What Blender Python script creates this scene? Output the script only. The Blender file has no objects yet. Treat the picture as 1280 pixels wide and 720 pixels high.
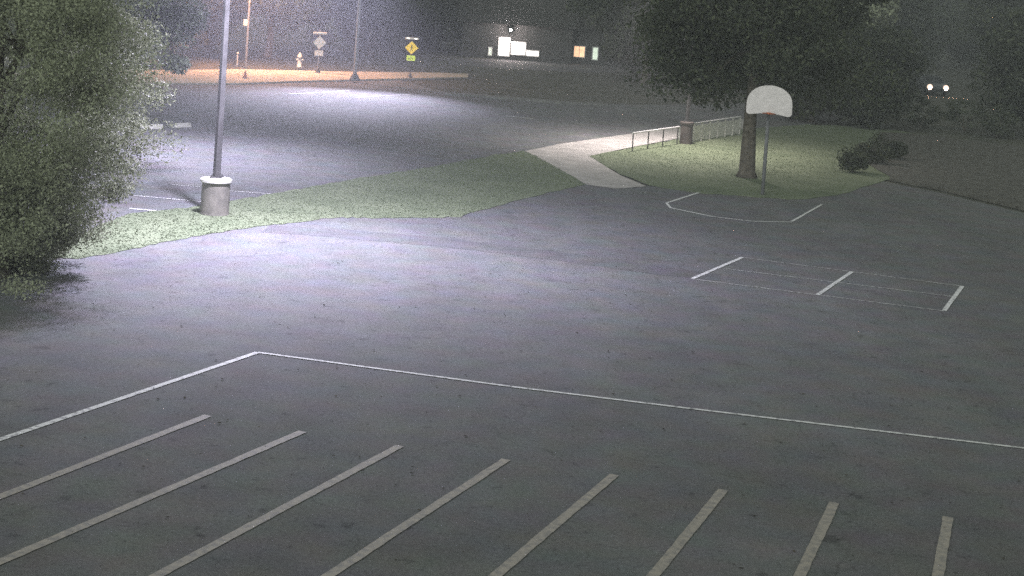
import bpy, bmesh, math, random
import numpy as np
from mathutils import Matrix, Vector
random.seed(7); rng = np.random.default_rng(7)
S = bpy.context.scene
COL = S.collection
R = math.radians

# ------------------------------------------------------------------ camera
F, CY, PITCH, ROLL, H = 2000.0, 65.0, R(3.0), R(3.9), 7.5
cam_d = bpy.data.cameras.new('camera')
cam = bpy.data.objects.new('camera', cam_d); COL.objects.link(cam)
cam_d.sensor_width = 36.0; cam_d.lens = F / 1280 * 36.0
cam_d.shift_y = (CY - 360) / 1280.0
cam_d.clip_start = 0.1; cam_d.clip_end = 3000
MW = Matrix.Translation((0, 0, H)) @ Matrix.Rotation(R(90) - PITCH, 4, 'X') @ Matrix.Rotation(ROLL, 4, 'Z')
cam.matrix_world = MW
S.camera = cam
# ------------------------------------------------------------------ world: a dim night sky
w = bpy.data.worlds.new("World"); S.world = w; w.use_nodes = True
nt = w.node_tree; bg = nt.nodes['Background']
sky = nt.nodes.new('ShaderNodeTexSky'); sky.sky_type = 'NISHITA'; sky.sun_disc = False
sky.sun_elevation = R(25); sky.sun_rotation = R(200); sky.air_density = 1.0; sky.dust_density = 6.0
hs = nt.nodes.new('ShaderNodeHueSaturation'); hs.inputs['Saturation'].default_value = 0.0
nt.links.new(sky.outputs[0], hs.inputs['Color']); tint = nt.nodes.new('ShaderNodeVectorMath'); tint.operation = 'MULTIPLY'; tint.inputs[1].default_value = (.92, 1.0, .90)
nt.links.new(hs.outputs[0], tint.inputs[0]); nt.links.new(tint.outputs[0], bg.inputs['Color'])
bg.inputs['Strength'].default_value = 0.039
S.view_settings.view_transform = 'Standard'; S.view_settings.look = 'None'
S.view_settings.exposure = 1.7; S.view_settings.gamma = 1.0
S.render.engine = 'CYCLES'
S.cycles.use_denoising = False
S.cycles.max_bounces = 4; S.cycles.diffuse_bounces = 2; S.cycles.volume_bounces = 0
S.cycles.caustics_reflective = False; S.cycles.caustics_refractive = False

LAMP = (0.80, 0.76, 1.0)
# ------------------------------------------------------------------ helpers
def ray(px, py):
    d = MW.to_3x3() @ Vector(((px - 640) / F, -(py - CY) / F, -1.0))
    return d
def G(px, py, z=0.0):
    """ground point seen at a photograph position"""
    d = ray(px, py); t = (z - H) / d.z
    return Vector((d.x * t, d.y * t, z))
def scale_at(px, py):
    return G(px, py).y / F
def sc_(ob, label=None, cat=None, group=None, kind=None):
    if label: ob['label'] = label
    if cat: ob['category'] = cat
    if group: ob['group'] = group
    if kind: ob['kind'] = kind
    return ob
def empty(name, loc, label, cat, group=None, rz=0.0):
    o = bpy.data.objects.new(name, None); COL.objects.link(o)
    o.location = loc; o.rotation_euler = (0, 0, rz); o.empty_display_size = 0.2
    return sc_(o, label, cat, group)
def link(name, me, mat=None, parent=None, loc=None):
    o = bpy.data.objects.new(name, me); COL.objects.link(o)
    if mat is not None and len(me.materials) == 0: me.materials.append(mat)
    if parent is not None: o.parent = parent
    if loc is not None: o.location = loc
    return o
def from_bm(name, bm, mat, parent=None, loc=None, smooth=False):
    bmesh.ops.recalc_face_normals(bm, faces=bm.faces)
    me = bpy.data.meshes.new(name); bm.to_mesh(me); bm.free()
    if smooth:
        me.polygons.foreach_set('use_smooth', [True] * len(me.polygons))
    return link(name, me, mat, parent, loc)
def box(bm, c, s, rot=None):
    r = bmesh.ops.create_cube(bm, size=1.0)
    M = Matrix.Translation(c) @ (rot.to_4x4() if rot else Matrix.Identity(4)) @ Matrix.Diagonal((s[0], s[1], s[2], 1))
    bmesh.ops.transform(bm, matrix=M, verts=r['verts']); return r['verts']
def bevel(bm, w, seg=2):
    bmesh.ops.bevel(bm, geom=bm.edges[:], offset=w, segments=seg, affect='EDGES', profile=0.5)
def tube(bm, pts, rads, n=10, cap=True):
    pts = [Vector(p) for p in pts]; rings = []
    for i, p in enumerate(pts):
        a = pts[min(i + 1, len(pts) - 1)] - pts[max(i - 1, 0)]
        a.normalize()
        u = a.cross(Vector((0.13, 0.97, 0.2))); 
        if u.length < .05: u = a.cross(Vector((1, 0, 0)))
        u.normalize(); v = a.cross(u)
        rings.append([bm.verts.new(p + (u * math.cos(2 * math.pi * k / n) + v * math.sin(2 * math.pi * k / n)) * rads[i]) for k in range(n)])
    for i in range(len(rings) - 1):
        for k in range(n):
            bm.faces.new((rings[i][k], rings[i][(k + 1) % n], rings[i + 1][(k + 1) % n], rings[i + 1][k]))
    if cap:
        bm.faces.new(rings[0]); bm.faces.new(rings[-1])
def lathe(bm, prof, n=28, c=(0, 0, 0)):
    rings = []
    for r, z in prof:
        rings.append([bm.verts.new((c[0] + r * math.cos(2 * math.pi * k / n), c[1] + r * math.sin(2 * math.pi * k / n), c[2] + z)) for k in range(n)])
    for i in range(len(rings) - 1):
        for k in range(n):
            bm.faces.new((rings[i][k], rings[i][(k + 1) % n], rings[i + 1][(k + 1) % n], rings[i + 1][k]))
    bm.faces.new(rings[0]); bm.faces.new(rings[-1])

# ------------------------------------------------------------------ materials
def mat(name, col, rough=0.8, var=0.25, scale=3.0, fine=None, metal=0.0, bump=0.0, col2=None, spec=0.3, contrast=(0.35, 0.65), sparse=None):
    m = bpy.data.materials.new(name); m.use_nodes = True
    n = m.node_tree.nodes; l = m.node_tree.links; b = n['Principled BSDF']
    b.inputs['Roughness'].default_value = rough; b.inputs['Metallic'].default_value = metal
    b.inputs['Specular IOR Level'].default_value = spec
    tc = n.new('ShaderNodeTexCoord')
    t = n.new('ShaderNodeTexNoise'); t.inputs['Scale'].default_value = scale; t.inputs['Detail'].default_value = 6
    l.new(tc.outputs['Object'], t.inputs['Vector'])
    r = n.new('ShaderNodeValToRGB')
    c2 = col2 or tuple(c * (1 + var) for c in col); c1 = col if col2 else tuple(c * (1 - var) for c in col)
    r.color_ramp.elements[0].position = contrast[0]; r.color_ramp.elements[1].position = contrast[1]
    r.color_ramp.elements[0].color = (*c1, 1); r.color_ramp.elements[1].color = (*c2, 1)
    l.new(t.outputs['Fac'], r.inputs['Fac']); out = r.outputs['Color']
    if fine:
        t2 = n.new('ShaderNodeTexNoise'); t2.inputs['Scale'].default_value = fine[0]; t2.inputs['Detail'].default_value = 3
        l.new(tc.outputs['Object'], t2.inputs['Vector'])
        mr = n.new('ShaderNodeMapRange'); mr.inputs['From Min'].default_value = .3; mr.inputs['From Max'].default_value = .7
        mr.inputs['To Min'].default_value = 1 - fine[1]; mr.inputs['To Max'].default_value = 1 + fine[1]
        l.new(t2.outputs['Fac'], mr.inputs['Value'])
        mx = n.new('ShaderNodeVectorMath'); mx.operation = 'SCALE'
        l.new(out, mx.inputs[0]); l.new(mr.outputs[0], mx.inputs['Scale']); out = mx.outputs[0]
    if bump:
        bp = n.new('ShaderNodeBump'); bp.inputs['Strength'].default_value = bump; bp.inputs['Distance'].default_value = .02
        src = t2 if fine else t
        l.new(src.outputs['Fac'], bp.inputs['Height']); l.new(bp.outputs[0], b.inputs['Normal'])
    l.new(out, b.inputs['Base Color'])
    return m
def emit(name, col, k):
    m = bpy.data.materials.new(name); m.use_nodes = True
    b = m.node_tree.nodes['Principled BSDF']; b.inputs['Base Color'].default_value = (*col, 1)
    n = m.node_tree.nodes; t = n.new('ShaderNodeTexNoise'); t.inputs['Scale'].default_value = 2.5
    mr = n.new('ShaderNodeMapRange'); mr.inputs['To Min'].default_value = k * .6; mr.inputs['To Max'].default_value = k * 1.4
    m.node_tree.links.new(t.outputs['Fac'], mr.inputs['Value']); m.node_tree.links.new(mr.outputs[0], b.inputs['Emission Strength'])
    b.inputs['Emission Color'].default_value = (*col, 1)
    return m

def asphalt(name, base, seams=True):
    m = bpy.data.materials.new(name); m.use_nodes = True
    n = m.node_tree.nodes; l = m.node_tree.links; b = n['Principled BSDF']
    b.inputs['Roughness'].default_value = .85; b.inputs['Specular IOR Level'].default_value = .25
    tc = n.new('ShaderNodeTexCoord')
    def noise(sc, det=5, stretch=None):
        t = n.new('ShaderNodeTexNoise'); t.inputs['Scale'].default_value = sc; t.inputs['Detail'].default_value = det
        if stretch:
            mp = n.new('ShaderNodeMapping'); mp.inputs['Scale'].default_value = stretch
            mp.inputs['Rotation'].default_value = (0, 0, R(stretch[2] if False else 12))
            l.new(tc.outputs['Object'], mp.inputs['Vector']); l.new(mp.outputs[0], t.inputs['Vector'])
        else: l.new(tc.outputs['Object'], t.inputs['Vector'])
        return t.outputs['Fac']
    def rng_(v, a, b_, lo=.3, hi=.7):
        mr = n.new('ShaderNodeMapRange'); mr.inputs['From Min'].default_value = lo; mr.inputs['From Max'].default_value = hi
        mr.inputs['To Min'].default_value = a; mr.inputs['To Max'].default_value = b_; l.new(v, mr.inputs['Value']); return mr.outputs[0]
    def mul(a, c):
        q = n.new('ShaderNodeMath'); q.operation = 'MULTIPLY'; l.new(a, q.inputs[0]); l.new(c, q.inputs[1]); return q.outputs[0]
    f = mul(rng_(noise(.18), .86, 1.14), rng_(noise(1.3), .9, 1.1))
    f = mul(f, rng_(noise(.7, 4, (1, .12, 1)), .93, 1.07))
    f = mul(f, rng_(noise(55, 3), .55, 1.5))
    f = mul(f, rng_(noise(14, 4), .8, 1.2))
    f = mul(f, rng_(noise(2.6, 8), .62, 1.0, .30, .36))       # sparse dark spots
    f = mul(f, rng_(noise(7.5, 2), .55, 1.0, .27, .31))
    # cracks
    v = n.new('ShaderNodeTexVoronoi'); v.feature = 'DISTANCE_TO_EDGE'; v.inputs['Scale'].default_value = .16
    wv = n.new('ShaderNodeTexNoise'); wv.inputs['Scale'].default_value = 1.2
    l.new(tc.outputs['Object'], wv.inputs['Vector'])
    mxv = n.new('ShaderNodeVectorMath'); mxv.operation = 'MULTIPLY_ADD'; mxv.inputs[1].default_value = (1.2, 1.2, 0)
    l.new(wv.outputs['Color'], mxv.inputs[0]); l.new(tc.outputs['Object'], mxv.inputs[2]); l.new(mxv.outputs[0], v.inputs['Vector'])
    f = mul(f, rng_(v.outputs['Distance'], .78, 1.0, 0, .006))
    cm = n.new('ShaderNodeVectorMath'); cm.operation = 'SCALE'; cm.inputs[0].default_value = base
    l.new(f, cm.inputs['Scale'])
    cn = n.new('ShaderNodeTexNoise'); cn.inputs['Scale'].default_value = 1.1; cn.inputs['Detail'].default_value = 5; l.new(tc.outputs['Object'], cn.inputs['Vector'])
    vm = n.new('ShaderNodeVectorMath'); vm.operation = 'MULTIPLY_ADD'; vm.inputs[1].default_value = (.45, .35, .45); vm.inputs[2].default_value = (.775, .825, .775)
    l.new(cn.outputs['Color'], vm.inputs[0]); vx = n.new('ShaderNodeVectorMath'); vx.operation = 'MULTIPLY'
    l.new(cm.outputs[0], vx.inputs[0]); l.new(vm.outputs[0], vx.inputs[1]); l.new(vx.outputs[0], b.inputs['Base Color'])
    bp = n.new('ShaderNodeBump'); bp.inputs['Strength'].default_value = .4; bp.inputs['Distance'].default_value = .01
    l.new(noise(60, 2), bp.inputs['Height']); l.new(bp.outputs[0], b.inputs['Normal'])
    return m
def paint(name, col, wear=0.45, soft=.1):
    """worn road paint: asphalt shows through"""
    m = bpy.data.materials.new(name); m.use_nodes = True
    n = m.node_tree.nodes; l = m.node_tree.links; b = n['Principled BSDF']; b.inputs['Roughness'].default_value = .7
    tc = n.new('ShaderNodeTexCoord'); t = n.new('ShaderNodeTexNoise'); t.inputs['Scale'].default_value = 9; t.inputs['Detail'].default_value = 8
    l.new(tc.outputs['Object'], t.inputs['Vector']); r = n.new('ShaderNodeValToRGB')
    r.color_ramp.elements[0].position = wear - soft; r.color_ramp.elements[1].position = wear + soft
    r.color_ramp.elements[0].color = (.1, .1, .105, 1); r.color_ramp.elements[1].color = (*col, 1)
    l.new(t.outputs['Fac'], r.inputs['Fac']); l.new(r.outputs[0], b.inputs['Base Color'])
    return m
def leafmat(name, a, c, amp=.7, tr=.35):
    m = bpy.data.materials.new(name); m.use_nodes = True
    n = m.node_tree.nodes; l = m.node_tree.links; b = n['Principled BSDF']; b.inputs['Roughness'].default_value = .55
    b.inputs['Specular IOR Level'].default_value = .12
    g = n.new('ShaderNodeNewGeometry'); tc = n.new('ShaderNodeTexCoord'); oi = n.new('ShaderNodeObjectInfo')
    t = n.new('ShaderNodeTexNoise'); t.inputs['Scale'].default_value = .9; l.new(tc.outputs['Object'], t.inputs['Vector'])
    ad = n.new('ShaderNodeMath'); ad.operation = 'ADD'; l.new(t.outputs['Fac'], ad.inputs[0])
    q = n.new('ShaderNodeMath'); q.operation = 'MULTIPLY_ADD'; q.inputs[1].default_value = amp; q.inputs[2].default_value = -amp / 2
    l.new(g.outputs['Random Per Island'], q.inputs[0]); l.new(q.outputs[0], ad.inputs[1])
    r = n.new('ShaderNodeValToRGB'); r.color_ramp.elements[0].position = .25; r.color_ramp.elements[1].position = .8
    r.color_ramp.elements[0].color = (*a, 1); r.color_ramp.elements[1].color = (*c, 1)
    l.new(ad.outputs[0], r.inputs['Fac'])
    h = n.new('ShaderNodeHueSaturation'); mr = n.new('ShaderNodeMapRange')
    mr.inputs['To Min'].default_value = .75; mr.inputs['To Max'].default_value = 1.25
    l.new(oi.outputs['Random'], mr.inputs['Value']); l.new(mr.outputs[0], h.inputs['Value']); l.new(r.outputs[0], h.inputs['Color'])
    l.new(h.outputs[0], b.inputs['Base Color'])
    tb = n.new('ShaderNodeBsdfTranslucent'); l.new(h.outputs[0], tb.inputs['Color']); ms = n.new('ShaderNodeMixShader'); ms.inputs[0].default_value = tr
    l.new(b.outputs[0], ms.inputs[1]); l.new(tb.outputs[0], ms.inputs[2]); l.new(ms.outputs[0], n['Material Output'].inputs['Surface'])
    return m

M_asph = asphalt('asphalt', (.088, .088, .090))
M_road = asphalt('road_asphalt', (.078, .078, .082))
M_white = paint('worn_white_paint', (.50, .50, .49), .40)
M_thin = paint('very_worn_white_paint', (.42, .42, .41), .45, .12)
M_stripe = paint('worn_stripe_paint', (.27, .24, .205), .40, .22)
M_grass = mat('lawn_soil', (.085, .105, .06), .95, col2=(.12, .14, .085), scale=.6, fine=(14, .12))
M_blade = leafmat('grass_blade', (.10, .122, .07), (.115, .138, .08), .3)
M_dirt = mat('dark_ground', (.035, .038, .026), .95, col2=(.065, .062, .045), scale=.6, fine=(12, .3), bump=.5)
M_mulch = mat('wood_chips', (.045, .042, .036), .95, col2=(.085, .08, .068), scale=2.2, fine=(20, .5), bump=.8)
M_conc = mat('path_concrete', (.24, .225, .215), .85, col2=(.33, .31, .295), scale=1.5, fine=(35, .12), bump=.2)
M_side = mat('verge_concrete', (.25, .22, .18), .9, col2=(.38, .33, .28), scale=.8, fine=(20, .2))
M_kerb = mat('dull_kerb', (.10, .10, .095), .9)
M_base = mat('lamp_base_concrete', (.10, .095, .08), .85, col2=(.155, .145, .12), scale=4, fine=(40, .15), bump=.3)
M_basew = mat('painted_concrete_rim', (.42, .41, .38), .7, var=.15, scale=6)
M_pole = mat('galvanised_pole', (.17, .17, .18), .5, var=.15, scale=3, metal=.2)
M_dpole = mat('bronze_pole', (.04, .039, .038), .5, var=.2, scale=3)
M_board = mat('backboard_white', (.46, .42, .43), .5, var=.06, scale=5)
M_rim = mat('rim_orange', (.30, .08, .03), .5, var=.2, scale=8)
M_net = mat('net_white', (.25, .25, .24), .9)
M_yel = mat('sign_yellow', (.85, .60, .05), .4, var=.05, scale=5)
M_yg = mat('sign_yellow_green', (.62, .80, .10), .4, var=.05, scale=5)
M_black = mat('sign_black', (.02, .02, .02), .5)
M_signback = mat('sign_back_aluminium', (.45, .43, .42), .5, var=.1, scale=5)
M_bark = mat('bark', (.045, .038, .03), .95, col2=(.10, .085, .07), scale=7, fine=(30, .3), bump=.8)
M_leaf = leafmat('leaves_olive', (.17, .185, .125), (.26, .275, .19))
M_leafd = leafmat('leaves_dark', (.034, .042, .028), (.082, .09, .055))
M_leafp = leafmat('needles_pale', (.15, .17, .135), (.36, .40, .32))
M_rail = mat('rail_galvanised', (.50, .49, .49), .4, var=.1, scale=6, metal=.1)
M_fence = mat('fence_pale', (.62, .60, .56), .8, var=.2, scale=5)
M_bin = mat('bin_brown', (.06, .05, .045), .7)
M_siding = mat('siding_grey', (.025, .025, .025), .8, var=.15, scale=2)
M_sidingw = mat('siding_white', (.45, .44, .42), .8, var=.08, scale=2)
M_roof = mat('roof_shingle', (.018, .017, .016), .9, var=.3, scale=5)
M_trim = mat('trim_white', (.4, .4, .4), .7)
M_car = mat('car_paint_dark', (.03, .034, .04), .3, var=.1, scale=2, spec=.5)
M_glass = mat('dark_glass', (.01, .012, .014), .1, spec=.6)
M_tyre = mat('tyre', (.02, .02, .02), .9)
E_warm = emit('lit_warm', (1, .72, .5), 2.2)
E_orange = emit('lit_orange', (1, .55, .33), .40)
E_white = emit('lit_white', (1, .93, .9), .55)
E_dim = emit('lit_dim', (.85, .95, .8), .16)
E_head = emit('headlight_glow', (1, .66, .52), .50)
E_led = emit('led_lens', (.9, .92, 1), 12)
E_sod = emit('sodium_lens', (1, .5, .2), 8)

# ------------------------------------------------------------------ sheets drawn from outline points
def dense(pts, step=30, jit=0.0, close=True):
    out = []
    n = len(pts); m = n if close else n - 1
    for i in range(m):
        a, b = Vector(pts[i]), Vector(pts[(i + 1) % n]); k = max(1, int((b - a).length / step))
        for j in range(k):
            q = a.lerp(b, j / k)
            if jit: q = q + Vector((random.uniform(-jit, jit), random.uniform(-jit, jit) * .35))
            out.append(q)
    if not close: out.append(Vector(pts[-1]))
    return out
def sheet(name, pts, z, m, thick=0.0, jit=0.0, step=30, world=False, loc_=True):
    P = [Vector((p[0], p[1], 0)) if world else G(p[0], p[1]) for p in (pts if world else dense(pts, step, jit))]
    c = sum(P, Vector()) / len(P) if loc_ else Vector()
    bm = bmesh.new(); vs = [bm.verts.new((p.x - c.x, p.y - c.y, 0)) for p in P]
    f = bm.faces.new(vs); f.normal_update()
    if f.normal.z < 0: f.normal_flip()
    if thick:
        r = bmesh.ops.extrude_face_region(bm, geom=[f])
        bmesh.ops.translate(bm, verts=[v for v in r['geom'] if isinstance(v, bmesh.types.BMVert)], vec=(0, 0, thick))
    bmesh.ops.triangulate(bm, faces=bm.faces[:])
    me = bpy.data.meshes.new(name)
    if thick: bmesh.ops.recalc_face_normals(bm, faces=bm.faces)
    bm.to_mesh(me); bm.free()
    o = link(name, me, m, None, (c.x, c.y, z)); o['kind'] = 'structure'
    return o
def line(name, a, b, width, m, z=.012, rag=.05):
    A, B = G(*a), G(*b); d = (B - A); L = d.length; d.normalize(); nrm = Vector((-d.y, d.x, 0))
    k = max(2, int(L / (.35 if rag < .1 else .09))); bm = bmesh.new(); prev = None; e1 = e2 = 0.0
    A0 = (A + B) / 2
    for i in range(k + 1):
        p = A + d * (L * i / k) - A0
        e1 = .6 * e1 + .5 * random.uniform(-1, 1); e2 = .6 * e2 + .5 * random.uniform(-1, 1)
        w1 = width / 2 * (1 + rag * e1); w2 = width / 2 * (1 + rag * e2)
        cur = (bm.verts.new(p + nrm * w1), bm.verts.new(p - nrm * w2))
        if prev: bm.faces.new((prev[0], prev[1], cur[1], cur[0]))
        prev = cur
    me = bpy.data.meshes.new(name)
    for f in bm.faces:
        f.normal_update()
        if f.normal.z < 0: f.normal_flip()
    bm.to_mesh(me); bm.free()
    o = link(name, me, m, None, (A0.x, A0.y, z)); o['kind'] = 'structure'; return o

ground = sheet('ground', [(-900, -60), (900, -60), (900, 1500), (-900, 1500)], -.03, M_dirt, world=True)
asph = sheet('parking_lot', [(-500, 900), (1800, 900), (1800, 420), (1400, 300), (1280, 266), (1170, 240), (1100, 226), (1050, 243),
      (1000, 249), (900, 243), (800, 231), (730, 196), (790, 182), (900, 168), (1000, 158), (1100, 140), (1000, 128), (800, 131), (700, 128), (560, 116), (500, 100), (380, 101), (180, 102), (0, 106), (-200, 112), (-500, 300)], 0.0, M_asph, step=60)
verge = sheet('sidewalk', [(-60, 96), (180, 90), (300, 88.5), (420, 91), (545, 92.5), (585, 94), (585, 98), (500, 100), (380, 103), (300, 106), (180, 106), (-60, 112)], .004, M_side, thick=.1)
isl_pts = [(98, 324), (100, 300), (120, 283), (160, 268), (250, 258), (340, 243), (420, 228), (520, 212), (620, 194), (655, 189), (672, 196), (702, 213), (732, 231),
           (700, 238), (640, 252), (575, 271), (500, 273), (420, 272), (330, 283), (240, 296), (160, 313)]
isl_pts = [(-160, 318), (-160, 290), (0, 290)] + isl_pts[1:] + [(98, 324), (0, 320)]
isl = sheet('grass_verge', isl_pts, .004, M_grass, thick=.012, jit=2.6, step=7)
path = sheet('path', [(656, 189), (700, 180), (790, 167), (850, 158), (930, 149), (936, 160), (850, 172.5), (790, 184), (737, 195),
        (752, 205), (775, 219), (808, 233), (770, 236), (733, 231), (700, 212), (672, 197)], .008, M_conc, thick=.0, step=20)
lawn_pts = [(737, 195.5), (790, 185), (850, 173.5), (935, 161), (1010, 156), (1080, 158), (1150, 168), (1290, 185), (1420, 205), (1420, 300), (1280, 262), (1170, 236), (1110, 225), (1052, 243),
            (1000, 250), (950, 247), (870, 241), (810, 232), (775, 217), (752, 205)]
lawn = sheet('lawn', lawn_pts, .006, M_grass, thick=.012, jit=1.8, step=8)
mulch = sheet('wood_chip_bed', [(1078, 203), (1100, 166), (1150, 169), (1290, 186), (1420, 206), (1420, 300), (1280, 259), (1170, 233), (1112, 222)], .040, M_mulch, thick=.02, jit=1.5, step=16)
kerb = sheet('kerb', [(1112, 223), (1170, 234.5), (1280, 260.5), (1420, 301), (1420, 304), (1280, 263.5), (1170, 237), (1112, 226)], .0, M_mulch, thick=.10, step=30)
fard = sheet('far_driveway', [(560, 72), (640, 74), (760, 80), (900, 86), (900, 95), (760, 92), (640, 86), (560, 80)], -.026, M_road, step=30)
farv = sheet('far_lawn', [(600, 118), (700, 127), (800, 129), (1000, 126), (1000, 96), (800, 90), (600, 92), (590, 100)], -.02, M_dirt, step=30)
kerb2 = sheet('road_kerb', [(556, 117), (600, 119.5), (700, 128), (760, 131), (760, 132.6), (700, 129.7), (600, 121.5), (556, 119)], .0, M_kerb, thick=.1, step=20)

M_shade = asphalt('shade_band', (.072, .072, .075))
shade_sheet = sheet('shade_band', [(338, 282), (420, 286), (560, 298), (700, 315), (820, 332), (900, 343), (900, 351), (820, 343), (700, 326), (560, 309), (420, 297), (325, 290)], .004, M_shade, jit=1.2, step=8)  # soft shadow band across the lot, painted as a darker asphalt sheet
# painted lines
line('boundary_line', (0, 550), (322, 441), .12, M_white)
line('boundary_line', (-80, 577), (0, 550), .12, M_white)
for a, b in (((322, 441), (640, 484)), ((640, 484), (860, 511)), ((860, 511), (1282, 561))):
    line('boundary_line', a, b, .085, M_white, .0125)
for a, b in (((-60, 645), (260, 520)), ((-60, 729), (378, 540)), ((150, 745), (500, 558)), ((370, 747), (633, 575)), ((588, 747), (768, 594)), ((797, 745), (904, 613)), ((988, 745), (1043, 629)), ((1168, 745), (1185, 647))):
    line('parking_stripe', a, b, .15, M_stripe, rag=.12)
for a, b in (((865, 349), (928, 322)), ((1022, 369), (1065, 340)), ((1180, 389), (1203, 358))):
    line('court_bar', a, b, .11, M_white)
for a, b in (((928, 322), (1203, 358)), ((905, 336), (1192, 371)), ((865, 349), (1180, 389))):
    line('court_side_line', a, b, .05, M_thin, .0085)
for a, b, ww in (((880, 239), (833, 254), .10), ((833, 254), (838, 260), .09), ((838, 260), (890, 271), .10), ((890, 271), (940, 277), .09), ((940, 277), (990, 278), .09), ((990, 277), (1027, 256), .09), ((700, 212), (730, 213), 0)):
    if ww: line('key_line', a, b, ww, M_thin if ww < .07 else M_white)
for a, b, ww in (((150, 243), (258, 253), .07), ((286, 239), (345, 243), .06), ((162, 261), (210, 265), .12), ((215, 231), (250, 234), .04)):
    line('bay_line', a, b, ww, M_white)
for a, b, ww in (((362, 117.5), (398, 116), .22), ((402, 115.5), (436, 113.5), .22), ((445, 122), (517, 118), .10), ((632, 145), (668, 149), .14)):
    line('road_dash', a, b, ww, M_thin if a[0] < 600 else M_white)
for a, b, ww in (((721, 84.5), (744, 86), .25), ((771, 88), (792, 90.5), .25), ((684, 81), (690, 81.5), .3)):
    line('far_road_dash', a, b, ww, M_basew, -.02)

# ------------------------------------------------------------------ grass blades
def poly_world(pts): return [(G(*p).x, G(*p).y) for p in dense(pts, 14)]
def scatter(poly, n):
    P = np.array(poly); lo, hi = P.min(0), P.max(0); out = []
    x1, y1 = P[:, 0], P[:, 1]; x2, y2 = np.roll(x1, -1), np.roll(y1, -1)
    tot = 0
    while tot < n:
        q = rng.uniform(lo, hi, (n, 2)); X = q[:, 0][:, None]; Y = q[:, 1][:, None]
        c = ((y1 > Y) != (y2 > Y)) & (X < (x2 - x1) * (Y - y1) / (y2 - y1 + 1e-12) + x1)
        k = q[c.sum(1) % 2 == 1]; out.append(k); tot += len(k)
    return np.concatenate(out)[:n]
def blades(name, pts, n, hgt, label, z=.014):
    p = scatter(poly_world(pts), n); a = rng.uniform(0, 2 * np.pi, n); h = hgt * rng.uniform(.5, 1.4, n); wd = rng.uniform(.02, .05, n)
    lean = rng.normal(0, .4, (n, 2)) * h[:, None]
    V = np.zeros((n, 3, 3)); V[:, 0, 0] = p[:, 0] - np.cos(a) * wd; V[:, 0, 1] = p[:, 1] - np.sin(a) * wd
    V[:, 1, 0] = p[:, 0] + np.cos(a) * wd; V[:, 1, 1] = p[:, 1] + np.sin(a) * wd
    V[:, 2, 0] = p[:, 0] + lean[:, 0]; V[:, 2, 1] = p[:, 1] + lean[:, 1]; V[:, 2, 2] = h; V[:, :, 2] += z
    me = bpy.data.meshes.new(name); me.from_pydata(V.reshape(-1, 3).tolist(), [], [(3 * i, 3 * i + 1, 3 * i + 2) for i in range(n)])
    return sc_(link(name, me, M_blade), label, 'grass', kind='stuff')
blades('grass', isl_pts, 22000, .02, 'short grass on the verge round the concrete lamp base')
blades('grass', lawn_pts[:5] + [(1080, 162), (1090, 195), (1060, 232)] + lawn_pts[13:], 20000, .02, 'short grass under the tree behind the basketball hoop')

# leaves blown over the asphalt
N = 1300
p = scatter([(G(*q).x, G(*q).y) for q in ((-60, 420), (150, 325), (420, 280), (720, 245), (1050, 262), (1290, 290), (1290, 730), (-60, 730))], N)
a = rng.uniform(0, 2 * np.pi, N); sz = .012 + .03 * rng.uniform(0, 1, N) ** 3; V = np.zeros((N, 4, 3))
for k in range(4):
    V[:, k, 0] = p[:, 0] + np.cos(a + k * np.pi / 2) * sz * (1 if k % 2 else .6); V[:, k, 1] = p[:, 1] + np.sin(a + k * np.pi / 2) * sz * (1 if k % 2 else .6)
    V[:, k, 2] = .016 + rng.uniform(0, .012, N)
me = bpy.data.meshes.new('fallen_leaves'); me.from_pydata(V.reshape(-1, 3).tolist(), [], [(4 * i, 4 * i + 1, 4 * i + 2, 4 * i + 3) for i in range(N)])
M_dead = leafmat('dead_leaves', (.03, .027, .022), (.08, .07, .055), 1.0, .1); M_dead.node_tree.nodes['Principled BSDF'].inputs['Specular IOR Level'].default_value = 0; M_dead.node_tree.nodes['Principled BSDF'].inputs['Roughness'].default_value = 1
sc_(link('fallen_leaves', me, M_dead), 'small dark fallen leaves and grit scattered over the near asphalt', 'leaves', kind='stuff')

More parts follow.
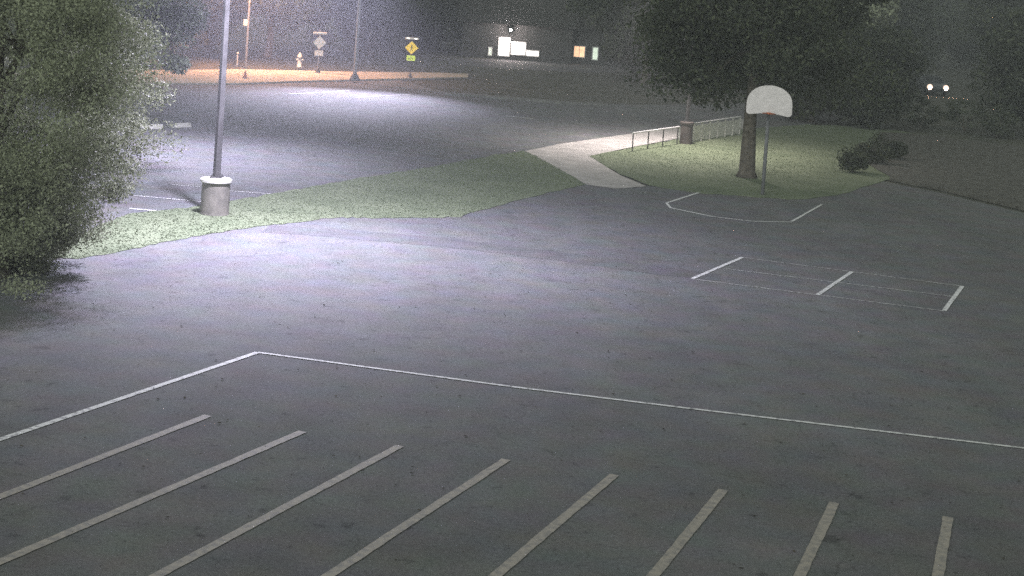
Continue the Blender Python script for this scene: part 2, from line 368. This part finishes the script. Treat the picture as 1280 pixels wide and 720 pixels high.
# ------------------------------------------------------------------ trees
def crown_mesh(name, m, rx, ry, z0, z1, n, leaf, clumps=60, csize=.9, droop=0.0, seed=0, fill=.35, open_bottom=False):
    r = np.random.default_rng(seed)
    u = r.normal(size=(clumps, 3)); u /= np.linalg.norm(u, axis=1)[:, None]
    rad = r.uniform(fill, 1.0, clumps) ** .6
    rz = (z1 - z0) / 2
    C = u * rad[:, None] * np.array([rx, ry, rz]) * r.uniform(.82, 1.1, (clumps, 1)); C[:, 2] += (z0 + z1) / 2
    if open_bottom:
        lo = u[:, 2] < 0; C[lo, :2] /= np.sqrt(1 - .78 * u[lo, 2] ** 2)[:, None]
    cs = csize * r.uniform(.5, 1.3, clumps)
    k = r.integers(0, clumps, n); d = r.normal(size=(n, 3)); d /= np.linalg.norm(d, axis=1)[:, None]
    d *= (r.uniform(0, 1, n) ** .45)[:, None]
    P = C[k] + d * cs[k][:, None] * np.array([1.15, 1.15, .75])
    if droop: P[:, 2] -= droop * np.linalg.norm(P[:, :2], axis=1) ** 1.5 / max(rx, ry) ** .5
    P[:, 2] = np.maximum(P[:, 2], .05 + r.uniform(0, .2, n))
    a = r.normal(size=(n, 3)); a /= np.linalg.norm(a, axis=1)[:, None]
    b = np.cross(a, r.normal(size=(n, 3))); b /= np.linalg.norm(b, axis=1)[:, None]
    s = leaf * r.uniform(.5, 1.3, n)[:, None]
    V = np.stack([P - a * s, P + b * s * .45, P + a * s, P - b * s * .45], 1).reshape(-1, 3)
    me = bpy.data.meshes.new(name); me.from_pydata(V.tolist(), [], [(4 * i, 4 * i + 1, 4 * i + 2, 4 * i + 3) for i in range(n)])
    me.materials.append(m); return me, C
def trunk_mesh(r0, h, C, nb=9, seed=0, start=.45, wob=.06):
    rr = random.Random(seed); bm = bmesh.new()
    pts = [Vector((rr.uniform(-wob, wob) * h * i / 6, rr.uniform(-wob, wob) * h * i / 6, h * i / 6)) for i in range(7)]
    pts.insert(1, Vector((0, 0, .25)))
    rads = [r0 * 1.5, r0 * 1.08] + [r0 * (1 - .13 * i) for i in range(1, 7)]
    tube(bm, pts, rads, 12)
    idx = list(range(len(C))); rr.shuffle(idx)
    for j in idx[:nb]:
        t = rr.uniform(start, .95); i = min(int(t * 7), 6); p = pts[i + 1] if i < 6 else pts[-1]
        e = Vector(C[j]); mid = (p + e) / 2 + Vector((0, 0, .12 * (e - p).length))
        q = r0 * (1 - t) * .7 + .03
        tube(bm, [p, mid, e], [q, q * .6, .015], 6)
    me = bpy.data.meshes.new('trunk'); bmesh.ops.recalc_face_normals(bm, faces=bm.faces); bm.to_mesh(me); bm.free()
    me.polygons.foreach_set('use_smooth', [True] * len(me.polygons)); me.materials.append(M_bark); return me
def tree(name, loc, label, cat, crown, trunk, group=None, rz=0, s=1.0):
    t = empty(name, loc, label, cat, group, rz); t.scale = (s, s, s)
    link('trunk', trunk, None, t); link('crown', crown, None, t); return t

# the big leafy tree at the left edge
cm, C = crown_mesh('crown', M_leaf, 3.35, 3.2, -.0, 8.4, 260000, .038, 420, .66, seed=3, fill=.3, open_bottom=True)
g0 = G(-4, 345)
tree('leafy_tree', (g0.x, g0.y, 0), 'big leafy tree reaching almost to the ground at the left edge of the lot', 'tree', cm, trunk_mesh(.22, 6, C, 14, 3))
cm, C = crown_mesh('foliage', M_leaf, 1.6, 1.5, -.3, 2.3, 60000, .036, 110, .42, seed=4, fill=.3)
g0 = G(14, 338)
t = empty('leafy_bush', (g0.x, g0.y, 0), 'dense rounded bush filling the space beneath the big leafy tree at the left edge', 'bush'); link('foliage', cm, None, t)
bm = bmesh.new()
for k in range(6):
    an = k * 1.05; tube(bm, [(.1 * math.cos(an), .1 * math.sin(an), 0), (.5 * math.cos(an), .5 * math.sin(an), .9), (.9 * math.cos(an), .9 * math.sin(an), 1.7)], [.04, .025, .01], 6)
from_bm('stem', bm, M_bark, t)
# conifer boughs behind it
cm, C = crown_mesh('crown', M_leafp, 4.3, 4.0, 2.9, 10.4, 60000, .08, 90, .9, droop=.06, seed=5)
g0 = G(98, 212)
tree('spreading_tree', (g0.x, g0.y, 0), 'tall pale green tree with drooping boughs behind the big leafy tree', 'tree', cm, trunk_mesh(.3, 11, C, 16, 5))
# the lawn tree
cm, C = crown_mesh('crown', M_leafd, 5.4, 4.5, 2.7, 12, 90000, .10, 110, 1.3, seed=8)
g0 = G(933, 222)
tm = trunk_mesh(.30, 10, C, 16, 8, start=.42, wob=.015)
tree('lawn_tree', (g0.x, g0.y, 0), 'thick trunked tree on the lawn just left of the basketball pole', 'tree', cm, tm)

# woods behind
variants = []
for i, (rx, z0, z1, mm) in enumerate(((4.5, .6, 11, M_leafd), (5.5, 1.6, 13, M_leafd), (3.6, .2, 8, M_leafd), (5, 2.4, 12, M_leaf))):
    c_, C_ = crown_mesh('crown', mm, rx, rx * .9, z0, z1, 36000, .18, 90, 1.3, seed=20 + i)
    variants.append((c_, trunk_mesh(.28, z1 * .8, C_, 12, 20 + i)))
woods = [  # photo position of the base, variant, scale, label
 (60, 84, 0, 1.0, 'dark tree beyond the road, behind the left edge tree'), (150, 80, 2, 1.1, 'dark low tree beyond the orange lit verge, farthest left in the open'),
 (215, 72, 1, 1.1, 'dark tree beyond the verge, left of the tall lamp pole'), (262, 66, 0, 1.0, 'dark tree beyond the verge, seen behind the tall lamp pole'),
 (335, 72, 3, 1.0, 'olive tree between the thin pole and the sign seen from behind'), (400, 66, 1, 1.0, 'dark tree straight behind the sign seen from behind'),
 (462, 70, 0, 1.1, 'dark tree right of the middle lamp pole'), (520, 60, 2, 1.3, 'dark bushy tree behind the yellow diamond sign'),
 (585, 56, 3, .9, 'olive tree between the tiny lit windows and the bright garage'), (690, 66, 1, 1.0, 'dark tree between the bright garage and the orange lit window'),
 (790, 84, 0, 1.1, 'dark tree right of the house with the orange window'), (835, 98, 2, 1.2, 'dark low tree left of the right hand lamp pole'),
 (900, 100, 1, 1.1, 'dark tree behind the lawn tree crown'), (975, 112, 0, 1.0, 'dark tree directly behind the white backboard'),
 (1035, 122, 3, 1.0, 'olive tree right of the white backboard'), (1100, 100, 2, 1.2, 'dark low tree left of the car headlights'),
 (1235, 100, 0, 1.0, 'dark tree right of the car headlights'), (1290, 130, 1, 1.0, 'dark tree at the right edge of the picture'),
 (1160, 62, 1, 1.2, 'tall dark tree behind the car with its headlights on'), (1060, 70, 0, 1.3, 'tall dark tree behind the olive tree'),
 (1012, 152, 2, .85, 'low dark tree standing at the back of the lawn right of the hoop'), (1082, 160, 2, .75, 'low dark tree behind the shrubs at the corner of the lawn'),
 (806, 104, 1, .95, 'dark tree left of the lawn tree crown, behind the road bend'), (850, 112, 0, 1.05, 'dark tree just behind the left side of the lawn tree crown'),
 (1150, 84, 1, 1.1, 'dark tree straight behind the car with its headlights on'), (1215, 84, 0, 1.1, 'dark tree behind the car and to its right'),
 (1300, 172, 2, .95, 'low dark tree at the right edge behind the wood chips')]
GRP = 'dark trees standing beyond the road and lawn'
for i, (px, py, v, s, lb) in enumerate(woods):
    g0 = G(px, py); c_, t_ = variants[v]
    tree('dark_tree', (g0.x, g0.y, -.02), lb, 'tree', c_, t_, GRP, rz=i * 1.7, s=s)
# far woodland mass closing the view: one distant belt
N = 42000
xs = rng.uniform(-140, 140, N); ys = 215 + rng.uniform(0, 22, N) - .0006 * xs ** 2
zs = (11 + 3 * np.sin(xs * .21) + 2 * np.sin(xs * .53 + 1)) * rng.uniform(0, 1, N) ** .8
P = np.stack([xs, ys, zs], 1); a = rng.normal(size=(N, 3)); a /= np.linalg.norm(a, axis=1)[:, None]; b = np.cross(a, rng.normal(size=(N, 3))); b /= np.linalg.norm(b, axis=1)[:, None]
s = rng.uniform(.35, .8, N)[:, None]
V = np.stack([P - a * s, P + b * s * .6, P + a * s, P - b * s * .6], 1).reshape(-1, 3)
me = bpy.data.meshes.new('woodland'); me.from_pydata(V.tolist(), [], [(4 * i, 4 * i + 1, 4 * i + 2, 4 * i + 3) for i in range(N)])
sc_(link('woodland', me, M_leafd), 'dark far woodland closing the view behind the houses', 'woodland', kind='stuff')

# shrubs by the court
for i, (px, py, r_, lb) in enumerate(((1090, 205, .75, 'dark shrub at the corner of the lawn, tallest by the court'), (1066, 216, .55, 'small dark shrub left of the tallest one by the court'), (1118, 200, .5, 'small dark shrub on the wood chips right of the tallest one'),
   (1150, 160, 1.1, 'broad shrub below and left of the car headlights'), (1205, 165, 1.15, 'broad shrub just right of and below the car headlights'), (1245, 172, 1.0, 'broad shrub farthest right behind the wood chips'))):
    c_, C_ = crown_mesh('foliage', M_leafd, r_, r_, .05, r_ * 1.6, 2500, .07, 24, .3, seed=40 + i)
    g0 = G(px, py); t = empty('shrub', (g0.x, g0.y, .04), lb, 'shrub', 'shrubs at the corner of the lawn')
    link('foliage', c_, None, t); bm = bmesh.new()
    for k in range(4):
        an = k * 1.6; tube(bm, [(0, 0, 0), (.3 * r_ * math.cos(an), .3 * r_ * math.sin(an), r_ * .6), (.55 * r_ * math.cos(an), .55 * r_ * math.sin(an), r_ * 1.1)], [.03, .02, .008], 5)
    from_bm('stem', bm, M_bark, t)

# ------------------------------------------------------------------ lamp poles
def lamp_light(parent, loc, power, col=LAMP, size=150, blend=.75, tilt=(0, 0, 0)):
    d = bpy.data.lights.new('lamp_light', 'SPOT'); d.energy = power; d.color = col; d.spot_size = R(size); d.spot_blend = blend; d.shadow_soft_size = .25
    o = bpy.data.objects.new('lamp_light', d); COL.objects.link(o); o.parent = parent; o.location = loc; o.rotation_euler = tilt; return o
def lamp_pole(loc, hgt, arm, label, power, base=True, width=.15, m=M_pole, col=LAMP, lens=E_led, square=True, size=150, two=False, group='tall lamp poles', blend=.75, tilt=(0, 0, 0), bmat=None, bs=1.0):
    t = empty('lamp_pole', loc, label, 'lamp pole', group)
    b0 = 0.0
    if base:
        bm = bmesh.new(); lathe(bm, [(.405 * bs, 0), (.40 * bs, .05), (.395 * bs, .88), (.40 * bs, .90)], 36); from_bm('concrete_base', bm, bmat[0] if bmat else M_base, t, smooth=False)
        bm = bmesh.new(); lathe(bm, [(.43 * bs, .90), (.44 * bs, .92), (.44 * bs, .985), (.40 * bs, 1.01), (.2 * bs, 1.03)], 36); from_bm('base_rim', bm, bmat[1] if bmat else M_basew, t)
        b0 = 1.03
    else:
        bm = bmesh.new(); lathe(bm, [(.34, 0), (.30, .12), (.2, .32), (.14, .42)], 16); from_bm('base_cover', bm, M_dpole, t)
    bm = bmesh.new(); box(bm, (0, 0, b0 + .012), (.34, .34, .024)); from_bm('base_plate', bm, m, t)
    if b0:
        for sx in (-1, 1):
            for sy in (-1, 1):
                bm = bmesh.new(); lathe(bm, [(.018, b0 + .02), (.018, b0 + .08)], 8, (sx * .13, sy * .13, 0)); from_bm('bolt', bm, m, t)
    bm = bmesh.new(); tube(bm, [(0, 0, b0 + .02), (0, 0, hgt)], [width / 2 * 1.15, width / 2 * .85], 4 if square else 14)
    from_bm('pole', bm, m, t)
    for sgn in ((1, -1) if two else (1,)):
        av = Vector(arm) * sgn; av.z = 0
        bm = bmesh.new(); tube(bm, [(0, 0, hgt - .25), av * .5 + Vector((0, 0, hgt - .1)), av + Vector((0, 0, hgt - .05))], [.035, .035, .03], 8); from_bm('arm', bm, m, t)
        ang = math.atan2(av.y, av.x)
        hd_bm = bmesh.new(); box(hd_bm, (0, 0, 0), (.62, .34, .09)); bevel(hd_bm, .03)
        hd = from_bm('lamp_head', hd_bm, m, t); hd.location = av * 1.15 + Vector((0, 0, hgt)); hd.rotation_euler = (0, 0, ang)
        bm = bmesh.new(); box(bm, (0, 0, -.055), (.46, .24, .014)); lo = from_bm('lens', bm, lens, hd)
        lamp_light(t, tuple(av * 1.15 + Vector((0, 0, hgt - .12))), power, col, size, blend, tilt)
    return t
gp = G(268, 268)
lamp_pole((gp.x, gp.y, 0.02), 8.6, (1.5, -3.0, 0), 'tall grey lamp pole on a round white rimmed concrete base on the grass', 9400, True, .20, m=M_dpole, size=158, blend=.75)
g2 = G(443, 103)
lamp_pole((g2.x, g2.y, .1), 9.0, (.7, -5.0, 0), 'middle lamp pole standing on the verge between the two diamond signs', 13500, False, .20, size=84, blend=1.0, tilt=(R(-32), 0, 0), m=M_pole)
g3 = G(857, 180)
lamp_pole((g3.x, g3.y, .02), 8.4, (-.9, -2.0, 0), 'lamp pole rising from a dark base between the railing and the pale panel fence', 3600, True, .16, col=(1, .90, .88), m=M_dpole, size=128, blend=.8, bmat=(M_bin, M_bin), bs=.72)
# lamp in the left lot, hidden by the leafy tree; it throws the long pole shadow
dirv = (G(860, 338) - G(268, 268)); dirv.normalize(); gl = gp - dirv * 17
lamp_pole((gl.x, gl.y, 0), 9.0, (.6, .3, 0), 'lamp pole in the left lot standing outside the picture beyond the big leafy tree', 4000, True, .2)
glb = G(128, 190)
lamp_pole((glb.x, glb.y, 0), 9.0, (1.6, .2, 0), 'lamp pole in the left lot hidden behind the big leafy tree', 7500, True, .2, m=M_dpole, size=112, blend=.9, bmat=(M_bin, M_bin), bs=.7)
# sodium street light on the thin pole
g4 = G(307, 84)
t = empty('street_light', (g4.x, g4.y, .1), 'thin pole with a small pale box part way up beside the orange lit verge', 'street light')
bm = bmesh.new(); tube(bm, [(0, 0, 0), (0, 0, 8)], [.08, .05], 10); from_bm('pole', bm, M_pole, t)
bm = bmesh.new(); box(bm, (-.16, -.05, 2.75), (.26, .2, .42)); bevel(bm, .03); from_bm('signal_box', bm, M_signback, t)
bm = bmesh.new(); tube(bm, [(0, 0, 7.7), (.5, -1, 8.0), (.8, -1.8, 8.05)], [.04, .035, .03], 8); from_bm('arm', bm, M_pole, t)
bm = bmesh.new(); lathe(bm, [(.1, 0), (.2, .04), (.18, .14), (.06, .18)], 14, (.9, -2.0, 7.97)); from_bm('lamp_head', bm, M_pole, t)
bm = bmesh.new(); lathe(bm, [(.12, 0), (.14, .03)], 14, (.9, -2.0, 7.93)); from_bm('lens', bm, E_sod, t)
lamp_light(t, (.9, -2.0, 7.88), 5200, (1, .50, .29), 150, .6)

# ------------------------------------------------------------------ basketball hoop
gb = G(953, 244)
t = empty('basketball_hoop', (gb.x, gb.y, .02), 'basketball hoop with a white fan shaped backboard at the edge of the court', 'basketball hoop', rz=R(-9))
bm = bmesh.new(); tube(bm, [(0, 0, 0), (0, 0, 2.6), (0, -.12, 3.0), (0, -.5, 3.3), (0, -.72, 3.35)], [.065, .065, .06, .055, .05], 12); from_bm('pole', bm, M_pole, t, smooth=True)
bm = bmesh.new(); n = 40; W_, Hh = .80, 1.06; z0 = 2.92
pts = []
for k in range(n + 1):
    a = math.pi * k / n; pts.append((W_ * math.cos(a) * (1 if abs(math.cos(a)) < .96 else .995), .36 + (Hh - .36) * math.sin(a) ** .85))
pts += [(-W_, .10), (-W_ + .05, .02), (-W_ + .14, 0), (-.28, .06), (0, .09), (.28, .06), (W_ - .14, 0), (W_ - .05, .02), (W_, .10)]
vs = [bm.verts.new((x, -.85, z0 + z)) for x, z in pts]; f = bm.faces.new(vs)
r_ = bmesh.ops.extrude_face_region(bm, geom=[f]); bmesh.ops.translate(bm, verts=[v for v in r_['geom'] if isinstance(v, bmesh.types.BMVert)], vec=(0, .05, 0))
from_bm('backboard', bm, M_board, t)
bm = bmesh.new(); box(bm, (0, -.77, 3.35), (.35, .1, .35)); box(bm, (-.14, -.5, 3.2), (.03, .6, .03)); box(bm, (.14, -.5, 3.2), (.03, .6, .03)); from_bm('bracket', bm, M_dpole, t)
bm = bmesh.new(); n = 28
ring = [(.23 * math.cos(2 * math.pi * k / n), -1.22 + .23 * math.sin(2 * math.pi * k / n), 3.02) for k in range(n + 1)]
tube(bm, ring, [.010] * (n + 1), 6); box(bm, (0, -.93, 3.02), (.12, .16, .03)); rim = from_bm('rim', bm, M_rim, t)

# ------------------------------------------------------------------ railing, bin and pale fence beside the path
def seg_frame(a, b):
    A, B = G(*a), G(*b); d = B - A; L = d.length; return A, math.atan2(d.y, d.x), L
A, ang, L = seg_frame((790, 190), (846, 181))
t = empty('railing', (A.x, A.y, 0), 'low galvanised hand railing with four posts beside the concrete path', 'railing', rz=ang)
for k in range(4):
    bm = bmesh.new(); tube(bm, [(L * k / 3, 0, 0), (L * k / 3, 0, .80)], [.028, .028], 8); from_bm('post', bm, M_dpole if k else M_dpole, t)
bm = bmesh.new(); tube(bm, [(-.05, 0, .82), (L + .1, 0, .82), (L + .22, 0, .74), (L + .22, 0, .2)], [.035] * 4, 8); from_bm('top_rail', bm, M_rail, t)
A, ang, L = seg_frame((866, 178), (924, 168))
t = empty('panel_fence', (A.x, A.y, 0), 'low pale fence of upright panels under a bright top rail, behind the lawn tree', 'fence', rz=ang)
npn = 6
for k in range(npn + 1):
    bm = bmesh.new(); box(bm, (L * k / npn, 0, .43), (.07, .07, .86)); from_bm('post', bm, M_fence, t)
for k in range(npn):
    bm = bmesh.new(); box(bm, (L * (k + .5) / npn, .004, .42), (L / npn - .09, .03, .70)); from_bm('panel', bm, M_fence, t)
bm = bmesh.new(); box(bm, (L / 2 - .1, 0, .89), (L + .4, .10, .055)); bevel(bm, .01, 1); from_bm('top_rail', bm, M_rail, t)

# ------------------------------------------------------------------ road signs
def sign(px, py, front, label, rz):
    g = G(px, py); t = empty('warning_sign', (g.x, g.y, .08), label, 'road sign', rz=rz)
    bm = bmesh.new(); tube(bm, [(0, 0, 0), (0, 0, 2.75)], [.035, .035], 8); from_bm('post', bm, M_dpole if front else M_pole, t)
    bm = bmesh.new(); lathe(bm, [(.2, 0), (.14, .12), (.06, .3)], 10); from_bm('post_base', bm, M_dpole, t)
    f = -1
    bm = bmesh.new(); box(bm, (0, .05 * f, 1.93), (.60, .012, .60), Matrix.Rotation(R(45), 3, 'Y')); from_bm('diamond_plate', bm, M_yel if front else M_signback, t)
    if front:
        bm = bmesh.new()   # black walking figure
        lathe(bm, [(.035, 0), (.035, .006)], 10, (0, 0, 0))
        bmesh.ops.transform(bm, matrix=Matrix.Translation((0, -.062, 2.09)) @ Matrix.Rotation(R(90), 4, 'X'), verts=bm.verts)
        for a, b_, w_ in (((0, 2.04), (.0, 1.88), .05), ((0, 1.88), (.08, 1.74), .03), ((0, 1.88), (-.07, 1.74), .03), ((0, 2.02), (.09, 1.93), .025), ((0, 2.02), (-.08, 1.92), .025)):
            dx, dz = b_[0] - a[0], b_[1] - a[1]; l_ = math.hypot(dx, dz)
            box(bm, ((a[0] + b_[0]) / 2, -.062, (a[1] + b_[1]) / 2), (l_, .006, w_), Matrix.Rotation(-math.atan2(dz, dx), 3, 'Y'))
        from_bm('symbol', bm, M_black, t)
    bm = bmesh.new(); box(bm, (0, .05 * f, 1.27), (.54, .012, .34)); bevel(bm, .004, 1); pl = from_bm('plaque', bm, M_yg if front else M_signback, t)
    if front:
        bm = bmesh.new(); box(bm, (.03, -.058, 1.28), (.24, .006, .035), Matrix.Rotation(R(35), 3, 'Y')); box(bm, (-.09, -.0585, 1.20), (.12, .006, .035)); box(bm, (-.13, -.059, 1.245), (.035, .006, .11))
        from_bm('arrow', bm, M_black, pl)
    bm = bmesh.new(); box(bm, (0, .06 * f, 2.52), (.86, .09, .13)); bevel(bm, .02, 1); from_bm('beacon_bar', bm, M_sidingw, t)
    for sx in (-.24, .24):
        bm = bmesh.new(); box(bm, (sx, .06 * f - .047, 2.52), (.18, .008, .07)); from_bm('beacon_lamp', bm, E_white if front else M_basew, t)
    return t
sign(512, 99, True, 'yellow diamond crossing sign with a bright bar above and a green arrow plaque', R(0))
sign(397, 93, False, 'bare metal diamond sign with a bar above left of the middle lamp pole', R(8))
# verge post / hydrant
g = G(374, 86); t = empty('fire_hydrant', (g.x, g.y, .1), 'pale hydrant on the orange lit verge left of the bare metal diamond sign', 'hydrant')
bm = bmesh.new(); lathe(bm, [(.2, 0), (.2, .05), (.14, .07), (.13, .62), (.17, .64), (.17, .70), (.13, .82), (.05, .9), (.05, .95)], 14); from_bm('body', bm, M_signback, t, smooth=True)
bm = bmesh.new(); tube(bm, [(-.24, 0, .5), (.24, 0, .5)], [.06, .06], 8); from_bm('outlet', bm, M_signback, t)
g = G(296, 84); t = empty('marker_post', (g.x, g.y, .1), 'short thin pale marker post left of the thin pole on the verge', 'marker post')
bm = bmesh.new(); tube(bm, [(0, 0, 0), (0, 0, .78)], [.05, .05], 8); from_bm('post', bm, M_signback, t)
bm = bmesh.new(); lathe(bm, [(.07, .78), (.06, .84), (.02, .86)], 10); from_bm('cap', bm, M_signback, t)
g = G(306, 100); t = empty('traffic_cone', (g.x, g.y, .1), 'small dark cone on the orange lit verge below the thin pole', 'traffic cone')
bm = bmesh.new(); lathe(bm, [(.11, .03), (.03, .45), (.02, .46)], 14); from_bm('cone', bm, M_rim, t)
bm = bmesh.new(); box(bm, (0, 0, .015), (.28, .28, .03)); from_bm('foot', bm, M_tyre, t)
# wheel stops by the big tree
for px0, py0, px1, py1, lb in ((219, 159.5, 238, 159, 'bright white wheel stop just right of the big leafy tree'), (181, 161, 203, 161, 'dull wheel stop half behind the edge of the big leafy tree')):
    A, ang, L = seg_frame((px0, py0), (px1, py1)); bm = bmesh.new()
    v = box(bm, (L / 2, 0, .09), (L, .22, .18))
    for q in v:
        if q.co.z > .1: q.co.y *= .55; q.co.x = L / 2 + (q.co.x - L / 2) * .93
    bevel(bm, .015, 2); o = from_bm('wheel_stop', bm, M_basew, None, (A.x, A.y, .002)); o.rotation_euler = (0, 0, ang); sc_(o, lb, 'wheel stop', 'wheel stops')

# ------------------------------------------------------------------ houses
def house(px, py, wd, dp, hgt, label, wall, feats, rz=0.0):
    g = G(px, py); t = empty('house', (g.x, g.y, -.02), label, 'house', rz=rz)
    bm = bmesh.new(); box(bm, (0, dp / 2, hgt / 2), (wd, dp, hgt)); wl = from_bm('wall', bm, wall, t)
    bm = bmesh.new(); e = .5
    for s_ in (1,):
        y0, y1, ym = -e, dp + e, dp / 2; x0, x1 = -wd / 2 - e, wd / 2 + e; zt = hgt + 2.2; zb = hgt + .003
        v = [bm.verts.new(c) for c in ((x0, y0, zb), (x1, y0, zb), (x1, y1, zb), (x0, y1, zb), (x0, ym, zt), (x1, ym, zt))]
        for f_ in ((0, 1, 5, 4), (3, 4, 5, 2), (0, 4, 3), (1, 2, 5), (0, 3, 2, 1)): bm.faces.new([v[i] for i in f_])
    rf = from_bm('roof', bm, M_roof, t)
    bm = bmesh.new(); box(bm, (wd * .25, dp * .55, hgt + 2.2), (.6, .5, 1.6)); from_bm('chimney', bm, M_bark, rf)
    for nm, x, z, w_, h_, m in feats:
        bm = bmesh.new()
        fw = .07
        for c, s_ in (((x, -.04, z + h_ / 2 + fw / 2), (w_ + 2 * fw, .08, fw)), ((x, -.04, z - h_ / 2 - fw / 2), (w_ + 2 * fw, .08, fw)), ((x - w_ / 2 - fw / 2, -.04, z), (fw, .08, h_)), ((x + w_ / 2 + fw / 2, -.04, z), (fw, .08, h_))):
            box(bm, c, s_)
        fr = from_bm(nm, bm, M_trim, t)
        bm = bmesh.new(); box(bm, (x, -.012, z), (w_ - .004, .02, h_ - .004)); from_bm('pane' if nm == 'window' else 'leaf', bm, m, fr)
        if nm == 'window':
            bm = bmesh.new(); box(bm, (x, -.035, z), (.04, .02, h_)); from_bm('mullion', bm, M_trim, fr)
    return t
def feat(nm, px, py, wpx, hpx, m, base):
    """feature given in photo terms relative to the house base point"""
    s_ = scale_at(*base); return (nm, (px - base[0]) * s_, (base[1] - py) * s_, wpx * s_, hpx * s_, m)
b = (645, 75)
hs1 = house(*b, 9, 7, 2.9, 'house with a brightly lit white garage front far behind the road', M_siding,
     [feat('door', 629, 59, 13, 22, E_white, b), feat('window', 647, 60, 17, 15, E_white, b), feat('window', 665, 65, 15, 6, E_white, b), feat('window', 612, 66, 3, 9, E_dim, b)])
b = (735, 80)
house(*b, 8, 7, 2.9, 'house with a round glowing orange window and a pale narrow door', M_siding,
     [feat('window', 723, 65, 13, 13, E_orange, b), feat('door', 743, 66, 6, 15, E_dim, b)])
b = (560, 52)
house(*b, 10, 8, 2.8, 'farther house showing two tiny lit windows left of the bright garage', M_siding,
     [feat('window', 555, 35, 3.2, 8, E_white, b), feat('window', 562, 35, 2.5, 7, E_dim, b)])
# glow of the porch lamp on the bright house
def pt(px, py, z, k, col, parent_label):
    pass
g = G(636, 75); t = empty('porch_lamp', (g.x, g.y - .35, 2.35), 'porch lamp fixed above the bright garage door', 'lamp')
bm = bmesh.new(); lathe(bm, [(.05, 0), (.1, .05), (.1, .2), (.03, .25)], 10); from_bm('shade', bm, E_white, t)
bm = bmesh.new(); box(bm, (0, .2, .12), (.05, .3, .05)); from_bm('bracket', bm, M_dpole, t)
d = bpy.data.lights.new('lamp_light', 'POINT'); d.energy = 200; d.color = (1, .85, .8); d.shadow_soft_size = .1
o = bpy.data.objects.new('lamp_light', d); COL.objects.link(o); o.parent = t; o.location = (0, -.35, .1)

# ------------------------------------------------------------------ car with headlights on
def car(px, py, label, rz):
    g = G(px, py); t = empty('car', (g.x, g.y, -.02), label, 'car', rz=rz)
    # front faces -Y; profile along y (length 4.5), width 1.76
    prof = [(-2.2, .32), (-2.25, .55), (-2.15, .78), (-1.2, .95), (-.45, 1.42), (.9, 1.45), (1.7, 1.0), (2.2, .92), (2.25, .5), (2.2, .3)]
    bm = bmesh.new(); rows = []
    for sx in (-1, -.9, .9, 1):
        rows.append([bm.verts.new((sx * .88 * (1 if z < 1.0 else .8), y * (1 if abs(sx) < 1 else .985), z - (.03 if abs(sx) == 1 else 0))) for y, z in prof])
    for i in range(3):
        for k in range(len(prof)):
            k2 = (k + 1) % len(prof); bm.faces.new((rows[i][k], rows[i][k2], rows[i + 1][k2], rows[i + 1][k]))
    bm.faces.new(rows[0]); bm.faces.new(rows[3]); from_bm('body', bm, M_car, t)
    bm = bmesh.new(); v = [bm.verts.new(c) for c in ((-.72, -1.16, .985), (.72, -1.16, .985), (.62, -.5, 1.405), (-.62, -.5, 1.405))]; f = bm.faces.new(v)
    r2 = bmesh.ops.extrude_face_region(bm, geom=[f]); bmesh.ops.translate(bm, verts=[q for q in r2['geom'] if isinstance(q, bmesh.types.BMVert)], vec=(0, -.01, .015)); from_bm('windscreen', bm, M_glass, t)
    bm = bmesh.new(); box(bm, (0, -2.24, .5), (1.0, .03, .14)); from_bm('grille', bm, M_black, t)
    for sx in (-1, 1):
        for sy in (-1.4, 1.4):
            bm = bmesh.new(); lathe(bm, [(.30, -.1), (.33, -.07), (.33, .07), (.30, .1)], 18)
            bmesh.ops.transform(bm, matrix=Matrix.Translation((sx * .80, sy, .33)) @ Matrix.Rotation(R(90), 4, 'Y'), verts=bm.verts); wh = from_bm('wheel', bm, M_tyre, t)
            bm = bmesh.new(); lathe(bm, [(.2, .1), (.2, .115), (.06, .125)], 12)
            bmesh.ops.transform(bm, matrix=Matrix.Translation((sx * .80, sy, .33)) @ Matrix.Rotation(R(90) * sx, 4, 'Y'), verts=bm.verts); from_bm('rim', bm, M_pole, wh)
        bm = bmesh.new(); lathe(bm, [(.02, -.05), (.21, -.04), (.22, .0), (.2, .05)], 16)
        bmesh.ops.transform(bm, matrix=Matrix.Translation((sx * .62, -2.2, .66)) @ Matrix.Rotation(R(90), 4, 'X'), verts=bm.verts); from_bm('headlight', bm, E_head, t)
        d = bpy.data.lights.new('headlight_light', 'SPOT'); d.energy = 500; d.color = (1, .8, .72); d.spot_size = R(110); d.spot_blend = 1; o = bpy.data.objects.new('headlight_light', d); COL.objects.link(o); o.parent = t; o.location = (sx * .62, -2.35, .66); o.rotation_euler = (R(80), 0, 0)
        bm = bmesh.new(); box(bm, (sx * .93, -.75, 1.0), (.14, .08, .12)); from_bm('mirror', bm, M_car, t)
    return t
car(1161, 117, 'dark car facing the court with both headlights on among the right hand trees', R(2))

# ------------------------------------------------------------------ haze
HAZE = True
if HAZE:
    bm = bmesh.new(); box(bm, (0, 150, 8.0), (420, 340, 18.2)); o = from_bm('haze', bm, None)
    m = bpy.data.materials.new('haze'); m.use_nodes = True; n = m.node_tree.nodes; n.remove(n['Principled BSDF'])
    v = n.new('ShaderNodeVolumePrincipled'); v.inputs['Density'].default_value = .0023; v.inputs['Color'].default_value = (.9, .92, 1, 1); v.inputs['Anisotropy'].default_value = .3
    m.node_tree.links.new(v.outputs[0], n['Material Output'].inputs['Volume']); o.data.materials.append(m)
    o['kind'] = 'stuff'; o['label'] = 'thin night haze over the whole lot'
